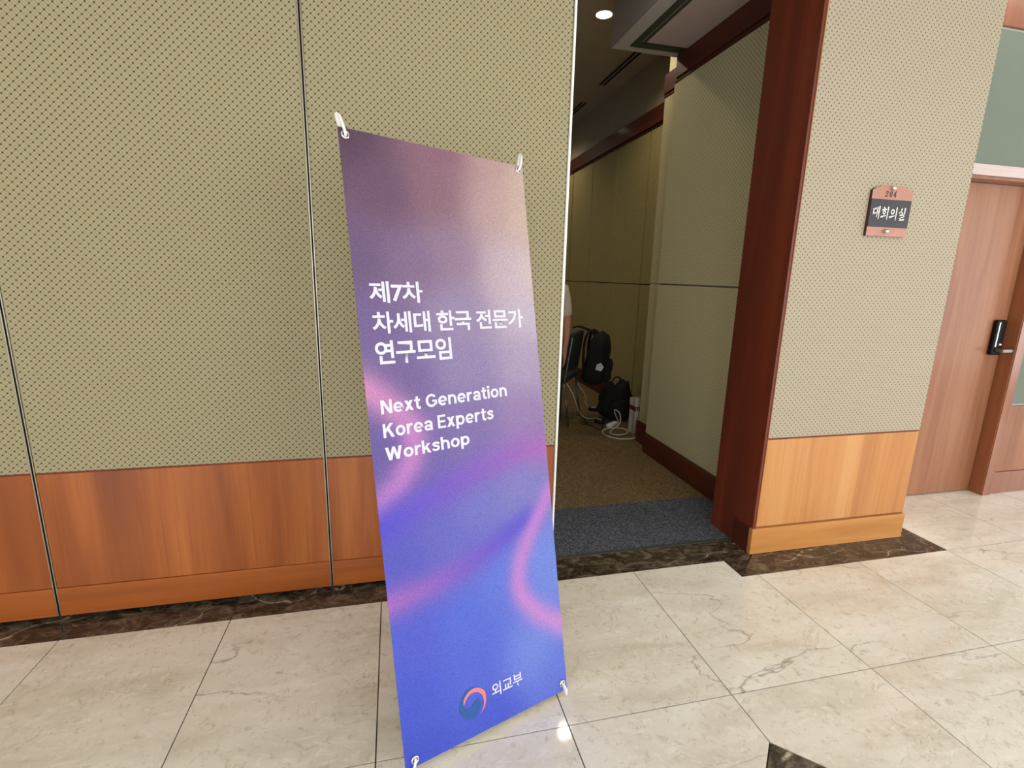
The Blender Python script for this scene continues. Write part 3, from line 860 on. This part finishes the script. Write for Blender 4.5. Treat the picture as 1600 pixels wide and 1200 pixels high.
glyph('N', .74, [[(.0925, 0), (.0925, 1)], [(.6475, 0), (.6475, 1)]], [[(0, 1), (.215, 1), (.74, 0), (.525, 0)]])
glyph('e', .66, [arc(.33, .375, .242, .292, 0, 318, 22), ([(.12, .355), (.66, .355)], .125)], [[(.4795, .375), (.6645, .375), (.6645, .293), (.4795, .293)]])
glyph('x', .62, [], [[(0, 0), (.215, 0), (.60, .75), (.385, .75)], [(.02, .75), (.235, .75), (.62, 0), (.405, 0)]])
glyph('t', .42, [[(.20, .95), (.20, .22), (.24, .125), (.31, .085), (.42, .085)], ([(.0, .675), (.42, .675)], .15)])
glyph('G', .82, [arc(.42, .50, .325, .412, 38, 325, 26), [(.725, .17), (.725, .54)], ([(.46, .465), (.8175, .465)], .15)])
glyph('n', .63, [[(.0925, 0), (.0925, .75)], [(.0925, .40)] + arc(.315, .42, .222, .245, 170, 0, 12) + [(.5375, 0)]])
glyph('h', .63, [[(.0925, 0), (.0925, 1.02)], [(.0925, .40)] + arc(.315, .42, .222, .245, 170, 0, 12) + [(.5375, 0)]])
glyph('r', .42, [[(.0925, 0), (.0925, .75)], [(.0925, .38), (.125, .53), (.20, .63), (.30, .665), (.42, .665)]])
glyph('a', .60, [[(.5075, 0), (.5075, .46), (.485, .57), (.41, .64), (.30, .665), (.19, .645), (.11, .57), (.09, .52)], (arc(.275, .222, .19, .145, 0, 360, 20), .165)])
glyph('i', .19, [[(.095, 0), (.095, .75)]], [[(-.01, .84), (.20, .84), (.20, 1.03), (-.01, 1.03)]])
glyph('o', .67, [arc(.335, .375, .242, .292, 0, 360, 24)])
glyph('K', .74, [[(.0925, 0), (.0925, 1)]], [[(.17, .33), (.17, .60), (.47, 1), (.71, 1)], [(.28, .52), (.41, .69), (.75, 0), (.52, 0)]])
glyph('E', .60, [[(.0925, 0), (.0925, 1)], ([(.0, .92), (.60, .92)], .16), ([(.0, .505), (.56, .505)], .155), ([(.0, .08), (.60, .08)], .16)])
glyph('p', .67, [[(.0925, -.26), (.0925, .75)], arc(.345, .375, .235, .292, 0, 360, 24)])
glyph('s', .56, [([(.49, .525), (.45, .61), (.37, .655), (.27, .665), (.16, .635), (.115, .555), (.16, .465), (.27, .42), (.39, .375), (.455, .30), (.455, .19), (.38, .11), (.27, .085), (.16, .105), (.09, .165), (.07, .235)], .165)])
glyph('W', 1.08, [], [[(0, 1), (.205, 1), (.395, 0), (.205, 0)], [(.205, 0), (.395, 0), (.63, 1), (.45, 1)], [(.45, 1), (.63, 1), (.875, 0), (.685, 0)], [(.685, 0), (.875, 0), (1.08, 1), (.875, 1)]])
glyph('k', .62, [[(.0925, 0), (.0925, 1.02)]], [[(.17, .22), (.17, .44), (.37, .75), (.60, .75)], [(.25, .38), (.37, .50), (.63, 0), (.405, 0)]])


def print_latin(name, body, lt, lb, rb, mat):
    x = 0.0; quads = []
    for ch in body:
        if ch == ' ': x += 0.30; continue
        wd, pl = GL[ch]
        for q in pl: quads.append([(x + p.x, p.y) for p in q])
        x += wd + 0.075
    x -= 0.075
    lt, lb, rb = Vector(lt), Vector(lb), Vector(rb)
    bm = bmesh.new()
    for q in quads:
        vs = []
        for px, py in q:
            w_ = lb + (rb - lb) * (px / x) + (lt - lb) * py
            vs.append(bm.verts.new(bp(w_.x, w_.y, 0.0009)))
        f = bm.faces.new(vs); f.normal_update()
        if f.normal.dot(NRM) < 0: f.normal_flip()
    return from_bm(name, bm, mat, sheet)


print_latin('subtitle_lettering', 'Next Generation', (.0625, .4170), (.0625, .4387), (.765, .4272), MT['print'])
print_latin('subtitle_lettering', 'Korea Experts', (.0622, .4538), (.0618, .4760), (.669, .4662), MT['print'])
print_latin('subtitle_lettering', 'Workshop', (.062, .4912), (.062, .5120), (.511, .5045), MT['print'])
print_text('ministry_lettering', '외교부', (.503, .9265), (.503, .9500), (.700, .9500), MT['print'], 0.012, 0.95)


def resample(pts, n):
    P = catmull([(u * 0.6, v * 1.8, 0) for u, v in pts], 6)
    L = [0.0]
    for i in range(1, len(P)): L.append(L[-1] + (P[i] - P[i - 1]).length)
    out = []; j = 0
    for k in range(n + 1):
        t = L[-1] * k / n
        while j < len(P) - 2 and L[j + 1] < t: j += 1
        f = (t - L[j]) / max(1e-9, L[j + 1] - L[j]); q = P[j].lerp(P[j + 1], max(0, min(1, f)))
        out.append((q.x / 0.6, q.y / 1.8))
    return out


def emblem(name, outer, inner, mat, off, n=44):
    A = resample(outer, n); B = resample(inner, n); bm = bmesh.new()
    va = [bm.verts.new(bp(u, v, off)) for u, v in A]; vb = [bm.verts.new(bp(u, v, off)) for u, v in B]
    for i in range(n): bm.faces.new((va[i], va[i + 1], vb[i + 1], vb[i]))
    return from_bm(name, bm, mat, sheet)


emblem('emblem_wave', [(.4214, .9198), (.3956, .9169), (.3693, .9167), (.3415, .9217), (.3196, .9293), (.3073, .9391), (.308, .9497), (.321, .9593), (.343, .9663), (.3685, .9691), (.3957, .9671), (.4194, .9617), (.4331, .9538), (.433, .9459), (.424, .9415)],
       [(.418, .9201), (.408, .92), (.3879, .9202), (.364, .9228), (.3462, .9272), (.3353, .9324), (.332, .9387), (.3373, .9443), (.349, .9483), (.365, .9496), (.3806, .9474), (.3939, .9425), (.4082, .9396), (.424, .9413)], MT['emblem_blue'], 0.0009)
emblem('emblem_crescent', [(.3351, .9411), (.3332, .935), (.3387, .93), (.3536, .9243), (.3746, .9204), (.3982, .9192), (.4211, .9207), (.4433, .9252), (.4598, .9318), (.4655, .9405), (.4627, .949), (.453, .9576), (.4375, .9633), (.421, .9668)],
       [(.3353, .9409), (.3437, .9346), (.3584, .9298), (.3793, .9263), (.3992, .9261), (.4187, .9281), (.4341, .9323), (.4456, .9388), (.4499, .9463), (.4474, .9538), (.4384, .9605), (.4212, .9667)], MT['emblem_red'], 0.0012)

# eyelets, hooks, tips, frame
UX = (TR - TL).normalized(); VZ = (TL - BL).normalized()
EY = [(.030, .0111, .0096, -.0131, 1), (.9693, .0075, .994, -.016, 1), (.050, .988, .02, 1.008, -1), (.966, .985, .985, 1.004, -1)]
hub = bp(.5, .60, -0.16)
hub_o = lathe('hub', [(0, .03), (.028, .03), (.032, .02), (.032, -.02), (.028, -.03), (0, -.03)], hub, MT['white'], ban, NRM, 20)
for u, v, tu, tv, s in EY:
    e = bp(u, v)
    P = [e + (UX * math.cos(a) + VZ * math.sin(a)) * 0.0095 + NRM * 0.0025 for a in [2 * math.pi * k / 18 for k in range(18)]]
    tube('eyelet', P, 0.0030, MT['chrome'], sheet, 8, True)
    tip = bp(tu, tv)
    if s < 0: tip.z = max(tip.z, 0.012)
    back = -NRM * 0.014
    tube('corner_hook', catmull([tip + back - VZ * s * 0.010, tip + VZ * s * 0.006 + NRM * 0.004, (tip + e) / 2 + NRM * 0.010, e + NRM * 0.006, e - NRM * 0.010], 5), 0.0042, MT['white'], ban, 8)
    d = (tip - hub).normalized()
    end = tip + d * 0.012 + back * 0.4
    if s < 0 and end.z < 0.012: end.z = 0.012
    tube('pole_tip', [end - d * 0.05, end - d * 0.004, end, end + d * 0.004], [0.0075, 0.0075, 0.0068, 0.004], MT['white'], ban, 10)
    tube('pole', [hub + d * 0.02, end - d * 0.045], 0.0055, MT['alu'], ban, 8)
tube('rear_leg', [hub - NRM * 0.02, Vector((hub.x + 0.05, hub.y + 0.34, 0.012))], 0.0055, MT['alu'], ban, 8)
tube('rear_foot', [Vector((hub.x + 0.0487, hub.y + 0.331, 0.030)), Vector((hub.x + 0.05, hub.y + 0.34, 0.010))], 0.0085, MT['white'], ban, 10)

# ------------------------------------------------------------------ chair with a backpack hung on it
chair = tag(empty('side_chair', (1.475, 2.80, 0.0)), 'dark teal chair with a grey tube frame and a black backpack on its back', 'chair')
Bv = Vector((0.565, 0.825, 0)).normalized()      # along the backrest
Fv = Vector((-0.825, 0.565, 0)).normalized()     # facing direction
C0 = Vector((1.635, 2.585, 0))                    # middle of the backrest on the floor


def cpt(a, f, z): return C0 + Bv * a + Fv * f + Vector((0, 0, z))


for s in (-1, 1):
    tube('back_post', catmull([cpt(s * .215, 0.02, 0.42), cpt(s * .212, 0.0, 0.60), cpt(s * .20, -0.035, 0.86)], 5), 0.011, MT['tubegrey'], chair)
    tube('leg', [cpt(s * .215, 0.02, 0.42), cpt(s * .225, -0.04, 0.0)], 0.011, MT['tubegrey'], chair)
    tube('leg', [cpt(s * .215, 0.42, 0.42), cpt(s * .225, 0.46, 0.0)], 0.011, MT['tubegrey'], chair)
    tube('side_rail', [cpt(s * .215, 0.02, 0.42), cpt(s * .215, 0.42, 0.42)], 0.011, MT['tubegrey'], chair)


def soft_box(name, fn, a0, a1, b0, b1, c0, c1, mat, parent, bev, seg=3):
    bm = bmesh.new(); bm_box(bm, a0, a1, b0, b1, c0, c1, bev, seg)
    for v in bm.verts: v.co = fn(v.co.x, v.co.y, v.co.z)
    bmesh.ops.recalc_face_normals(bm, faces=bm.faces)
    return from_bm(name, bm, mat, parent, smooth=True)


soft_box('seat', cpt, -.22, .22, .00, .45, .425, .475, MT['teal'], chair, .018)
soft_box('backrest', lambda a, f, z: cpt(a, f - (z - .6) * .12, z), -.205, .205, -.015, .030, .52, .90, MT['teal'], chair, .020)

hb = tag(empty('hanging_backpack', cpt(.05, -.16, .38)), 'black backpack with a white tag hung on the teal chair back', 'bag')


def bag_mesh(name, fn, w, d, h, mat, parent, humps=0.0):
    bm = bmesh.new()
    nu, nv = 20, 12
    rings = []
    for j in range(nv + 1):
        t = j / nv
        k = (1 - abs(2 * t - 1) ** 5) ** 0.5 if 0 < t < 1 else 0.0
        k = max(k, 0.05) * (1.0 - 0.16 * t)
        ring_ = []
        for i in range(nu):
            a = 2 * math.pi * i / nu
            ca, sa = math.cos(a), math.sin(a)
            x = math.copysign(abs(ca) ** 0.55, ca) * w / 2 * k
            y = math.copysign(abs(sa) ** 0.55, sa) * d / 2 * k * (1.08 - 0.3 * t)
            z = h * t
            if humps: z += humps * math.cos(x / w * 4 * math.pi + math.pi) * t * t
            x += 0.006 * math.sin(z * 40 + a * 3); y += 0.006 * math.sin(z * 33 + a * 2)
            ring_.append(bm.verts.new(fn(x, y, z)))
        rings.append(ring_)
    for A, B in zip(rings, rings[1:]):
        for i in range(nu): bm.faces.new((A[i], A[(i + 1) % nu], B[(i + 1) % nu], B[i]))
    bm.faces.new(list(reversed(rings[0]))); bm.faces.new(rings[-1])
    bmesh.ops.recalc_face_normals(bm, faces=bm.faces)
    return from_bm(name, bm, mat, parent, smooth=True)


hbf = lambda x, y, z: cpt(.06 + x, -.205 - y - z * .10, .375 + z)
bag_mesh('bag_body', hbf, .38, .24, .54, MT['bagblack'], hb)
bag_mesh('front_pocket', lambda x, y, z: hbf(x, y + .105, z + .04), .25, .09, .24, MT['bagblack'], hb)
for s in (-1, 1):
    tube('shoulder_strap', catmull([hbf(s * .08, -.04, .50), hbf(s * .09, -.11, .53), hbf(s * .10, -.135, .40), hbf(s * .11, -.10, .10)], 6), 0.014, MT['bagblack'], hb, 6)
tube('carry_loop', catmull([hbf(-.04, -.05, .51), cpt(.03, -.085, .93), cpt(.04, -.02, .945), cpt(.06, .03, .93), cpt(.08, -.02, .945), cpt(.09, -.085, .93), hbf(.04, -.05, .51)], 5), 0.008, MT['bagblack'], hb, 6)
bm = bmesh.new()
q = [hbf(x, y, z) for x, y, z in ((-.205, .03, .195), (-.205, .085, .185), (-.205, .105, .225), (-.205, .07, .262), (-.205, .035, .245))]
f = bm.faces.new([bm.verts.new(v) for v in q]); ext = bmesh.ops.extrude_face_region(bm, geom=[f])
bmesh.ops.translate(bm, verts=[g for g in ext['geom'] if isinstance(g, bmesh.types.BMVert)], vec=cpt(-.004, 0, 0) - cpt(0, 0, 0))
bmesh.ops.recalc_face_normals(bm, faces=bm.faces)
from_bm('white_tag', bm, MT['paper'], hb)

fb = tag(empty('floor_backpack', (2.12, 2.62, 0.0)), 'black double-humped backpack standing on the carpet against the olive wall', 'bag')
fbf = lambda x, y, z: Vector((2.125 + x + z * 0.02, 2.63 + y, 0.001 + z))
bag_mesh('bag_body', fbf, .36, .24, .385, MT['bagblack'], fb, 0.055)
bag_mesh('front_pocket', lambda x, y, z: fbf(x, y - .12, z + .02), .26, .09, .20, MT['bagblack'], fb)
tube('carry_loop', catmull([fbf(-.05, 0, .38), fbf(-.02, 0, .425), fbf(.03, 0, .42), fbf(.05, 0, .37)], 5), 0.008, MT['bagblack'], fb, 6)

# paper bag
pb = tag(empty('paper_bag', (2.155, 2.13, 0.0)), 'open white paper bag with a dark red lettered band', 'bag')
PBX, PBY, PBZ = (2.072, 2.245), (2.075, 2.185), 0.335
bm = bmesh.new()
n = 0
ringsb = []
for z, k in ((0.002, 1.0), (0.10, 1.01), (0.22, 1.0), (PBZ, 1.05)):
    cx, cyy = (PBX[0] + PBX[1]) / 2, (PBY[0] + PBY[1]) / 2
    hx, hy = (PBX[1] - PBX[0]) / 2 * k, (PBY[1] - PBY[0]) / 2 * k
    loop = []
    for sx, sy_ in ((-1, -1), (0, -1.04), (1, -1), (1.05, 0), (1, 1), (0, .96), (-1, 1), (-.93, 0)):
        loop.append(bm.verts.new((cx + sx * hx, cyy + sy_ * hy, z + (0.010 * sx * sy_ if z == PBZ else 0))))
    ringsb.append(loop)
for A, B in zip(ringsb, ringsb[1:]):
    for i in range(8): bm.faces.new((A[i], A[(i + 1) % 8], B[(i + 1) % 8], B[i]))
bm.faces.new(list(reversed(ringsb[0])))
bmesh.ops.recalc_face_normals(bm, faces=bm.faces)
o = from_bm('bag_shell', bm, MT['paper'], pb)
md = o.modifiers.new('thick', 'SOLIDIFY'); md.thickness = 0.0015; md.offset = -1
bm = bmesh.new()
za, zb = 0.222, 0.262
for z in (za, zb):
    pass
ra = [(PBX[0] - .0045, PBY[1]), (PBX[0] - .004, (PBY[0] + PBY[1]) / 2), (PBX[0] - .0045, PBY[0] - .003), ((PBX[0] + PBX[1]) / 2, PBY[0] - .0068), (PBX[1] + .003, PBY[0] - .003)]
va = [bm.verts.new((x, y, za)) for x, y in ra]; vb = [bm.verts.new((x, y, zb)) for x, y in ra]
for i in range(len(ra) - 1): bm.faces.new((va[i], va[i + 1], vb[i + 1], vb[i]))
from_bm('red_band', bm, MT['redband'], pb)
bm = bmesh.new()
yl = PBY[0] - .0085
for x, w, z0, z1 in ((2.078, .005, .230, .254), (2.086, .010, .230, .235), (2.100, .005, .230, .254), (2.108, .010, .249, .254), (2.114, .005, .230, .254), (2.128, .005, .230, .254), (2.133, .012, .230, .235), (2.152, .005, .230, .254), (2.157, .010, .230, .235), (2.172, .005, .230, .254)):
    bm_box(bm, x, x + w, yl, yl + 0.0008, z0, z1)
from_bm('band_lettering', bm, MT['paper'], pb)

# ------------------------------------------------------------------ cables and power strip
def cable(name, pts, r, mat, label, closed=False):
    o = tube(name, catmull(pts, 7, closed), r, MT[mat], None, 6, closed)
    return tag(o, label, 'cable')


zc = 0.0065
cable('extension_cable', [(2.07, 1.985, zc), (1.98, 1.94, zc), (1.87, 1.955, zc), (1.80, 2.05, zc), (1.80, 2.16, zc), (1.87, 2.25, zc), (1.98, 2.24, zc + .01), (2.03, 2.15, zc + .02), (2.00, 2.06, zc + .012), (1.90, 2.06, zc), (1.87, 2.14, zc), (1.93, 2.215, zc + .004), (2.02, 2.26, zc + .05), (2.045, 2.33, .13), (2.02, 2.40, .15), (2.06, 2.43, .07), (2.085, 2.42, .018)], 0.0048, 'cablewhite', 'coiled white extension cable lying on the carpet by the paper bag')
ps = tag(empty('power_strip', (1.985, 2.345, 0)), 'small white power strip in the middle of the coiled cable', 'power strip')
psf = lambda a, b, c: Vector((1.985 + a * .8 - b * .6, 2.345 + a * .6 + b * .8, c))
soft_box('strip_body', psf, -.085, .085, -.025, .025, .001, .036, MT['white'], ps, .006, 2)
for k in (-.05, 0, .05):
    lathe('socket', [(0, 0), (.014, 0), (.016, .002), (.017, .0005), (.017, -.001)], psf(k, 0, .037), MT['cablewhite'], ps, (0, 0, 1), 14)
cable('charger_cable', [tuple(cpt(-.15, .02, .42)), (1.60, 2.44, .30), (1.72, 2.58, .10), (1.82, 2.70, zc), (1.84, 2.62, zc), (1.90, 2.62, zc), (1.94, 2.60, zc), (1.89, 2.54, zc)], 0.0042, 'cablewhite', 'thin white charger cable hanging from the teal chair frame')
cable('wall_cable', [tuple(cpt(.20, .05, .42)), (1.86, 2.80, .22), (1.92, 2.90, .10), (2.0, 3.0, zc + .004), (2.08, 3.02, zc + .002), (2.18, 3.02, zc), (2.26, 3.05, zc)], 0.0045, 'cablewhite', 'white cable running behind the black floor backpack')
cable('dark_cable', [(1.80, 2.66, zc), (1.79, 2.56, zc), (1.76, 2.46, zc), (1.79, 2.36, zc), (1.80, 2.25, zc), (1.86, 2.29, zc + .006), (1.89, 2.38, .016), (1.90, 2.44, .02)], 0.0045, 'cabledark', 'thin black cable curving on the brown carpet')
for (x, y, lab) in ((1.905, 2.475, 'black charger brick at the foot of the floor backpack'), (2.02, 2.93, 'black charger brick on the white cable behind the floor backpack')):
    t = tag(empty('charger_brick', (x, y, 0)), lab, 'charger')
    soft_box('brick_body', lambda a, b, c: Vector((x + a * .9 + b * .4, y - a * .4 + b * .9, c)), -.05, .05, -.028, .028, .001, .034, MT['lockblack'], t, .007, 2)
    soft_box('brick_label', lambda a, b, c: Vector((x + a * .9 + b * .4, y - a * .4 + b * .9, c)), -.02, .02, -.014, .014, .0345, .0352, MT['paper'], t, .0002, 1)

# ------------------------------------------------------------------ person standing behind the partition edge
PX, PY = 1.225, 2.24
pers = tag(empty('person', (PX, PY, 0)), 'person in a cream t-shirt and black trousers standing half behind the partition edge', 'person')


def skin(name, verts, edges, rads, mat, parent, root=0, sub=2):
    me = bpy.data.meshes.new(name); me.from_pydata([Vector(v) for v in verts], edges, [])
    o = bpy.data.objects.new('tmp', me); COL.objects.link(o)
    md = o.modifiers.new('skin', 'SKIN'); md.use_smooth_shade = True
    for i, r in enumerate(rads):
        sv = me.skin_vertices[0].data[i]; sv.radius = (r, r) if not isinstance(r, tuple) else r
        sv.use_root = (i == root)
    s2 = o.modifiers.new('sub', 'SUBSURF'); s2.levels = sub; s2.render_levels = sub
    bpy.context.view_layer.update()
    dg = bpy.context.evaluated_depsgraph_get()
    m2 = bpy.data.meshes.new_from_object(o.evaluated_get(dg)); bpy.data.objects.remove(o); bpy.data.meshes.remove(me)
    m2.name = name
    for p in m2.polygons: p.use_smooth = True
    org = Vector((PX, PY, 0))
    for v in m2.vertices: v.co -= org
    return link(name, m2, org, parent, mat)


def P3(x, y, z): return (PX + x, PY + y, z)


V = [P3(0, 0, .86), P3(0, .01, 1.02), P3(0, .0, 1.18), P3(0, -.01, 1.30), P3(0, 0, 1.375), P3(0, .03, 1.435), P3(0, .015, 1.51), P3(0, .005, 1.585)]
Rr = [.105, .095, .105, .085, .050, .078, .100, .085]
Ed = [(i, i + 1) for i in range(7)]


def add(v, r, parent):
    V.append(v); Rr.append(r); Ed.append((parent, len(V) - 1)); return len(V) - 1


for s in (-1, 1):
    sh = add(P3(s * .150, -.01, 1.29), .044, 3)
    el0 = add(P3(s * .185, -.015, 1.16), .044, sh)
    el = add(P3(s * .200, -.02, 1.02), .037, el0)
    fa = add(P3(s * .203, -.01, .90), .034, el)
    wr_ = add(P3(s * .198, .01, .775), .024, fa)
    pm = add(P3(s * .196, .018, .715), .027, wr_)
    for k, (dy, ln) in enumerate(((-.024, .060), (-.009, .075), (.007, .072), (.021, .056))):
        kn = add(P3(s * .196, .018 + dy, .688), .0095, pm)
        m1 = add(P3(s * .193, .018 + dy * 1.05, .688 - ln * .55), .0085, kn)
        add(P3(s * .184, .018 + dy * 1.05, .688 - ln), .0075, m1)
    t1 = add(P3(s * .188, -.014, .715), .0105, pm)
    add(P3(s * .184, -.030, .668), .0085, t1)
    hp = add(P3(s * .085, 0, .80), .090, 0)
    kn = add(P3(s * .095, .0, .46), .060, hp)
    an = add(P3(s * .100, .01, .09), .040, kn)
    add(P3(s * .105, .12, .045), .032, an)
skin('body', V, Ed, Rr, MT['skin'], pers)
sv = [P3(0, 0, .77), P3(0, .005, .98), P3(0, 0, 1.18), P3(0, -.01, 1.305), P3(0, -.005, 1.345)]
sr = [(.185, .15), (.175, .145), (.18, .15), (.15, .13), (.085, .08)]
se = [(0, 1), (1, 2), (2, 3), (3, 4)]
for s in (-1, 1):
    b0 = len(sv)
    sv += [P3(s * .155, -.01, 1.30), P3(s * .185, -.015, 1.17), P3(s * .197, -.018, 1.065)]; sr += [.064, .054, .050]
    se += [(3, b0), (b0, b0 + 1), (b0 + 1, b0 + 2)]
skin('t_shirt', sv, se, sr, MT['shirt'], pers)
tv = [P3(0, 0, .98), P3(0, 0, .82)]; tr_ = [(.15, .125), (.155, .13)]; te = [(0, 1)]
for s in (-1, 1):
    b0 = len(tv)
    tv += [P3(s * .085, 0, .74), P3(s * .105, 0, .46), P3(s * .115, .005, .06)]; tr_ += [.098, .086, .080]
    te += [(1, b0), (b0, b0 + 1), (b0 + 1, b0 + 2)]
skin('trousers', tv, te, tr_, MT['trouser'], pers)
skin('hair', [P3(0, -.032, 1.415), P3(0, -.022, 1.52), P3(0, -.012, 1.605)], [(0, 1), (1, 2)], [.080, .112, .105], MT['hair'], pers)
for s in (-1, 1):
    skin('shoe', [P3(s * .115, -.03, .045), P3(s * .118, .08, .042), P3(s * .120, .17, .036)], [(0, 1), (1, 2)], [(.042, .044), (.046, .042), (.038, .035)], MT['trouser'], pers)
    lathe('eye', [(0, .004), (.008, .002), (.011, 0)], P3(s * .030, .093, 1.485), MT['lockblack'], pers, (0, 1, 0), 10)
skin('nose', [P3(0, .088, 1.485), P3(0, .108, 1.455)], [(0, 1)], [.010, .014], MT['skin'], pers, sub=1)
for s in (-1, 1):
    skin('ear', [P3(s * .078, .0, 1.50), P3(s * .080, -.004, 1.455)], [(0, 1)], [.018, .012], MT['skin'], pers, sub=1)
skin('mouth', [P3(-.02, .088, 1.422), P3(.02, .088, 1.422)], [(0, 1)], [.006, .006], MT['redband'], pers, sub=1)
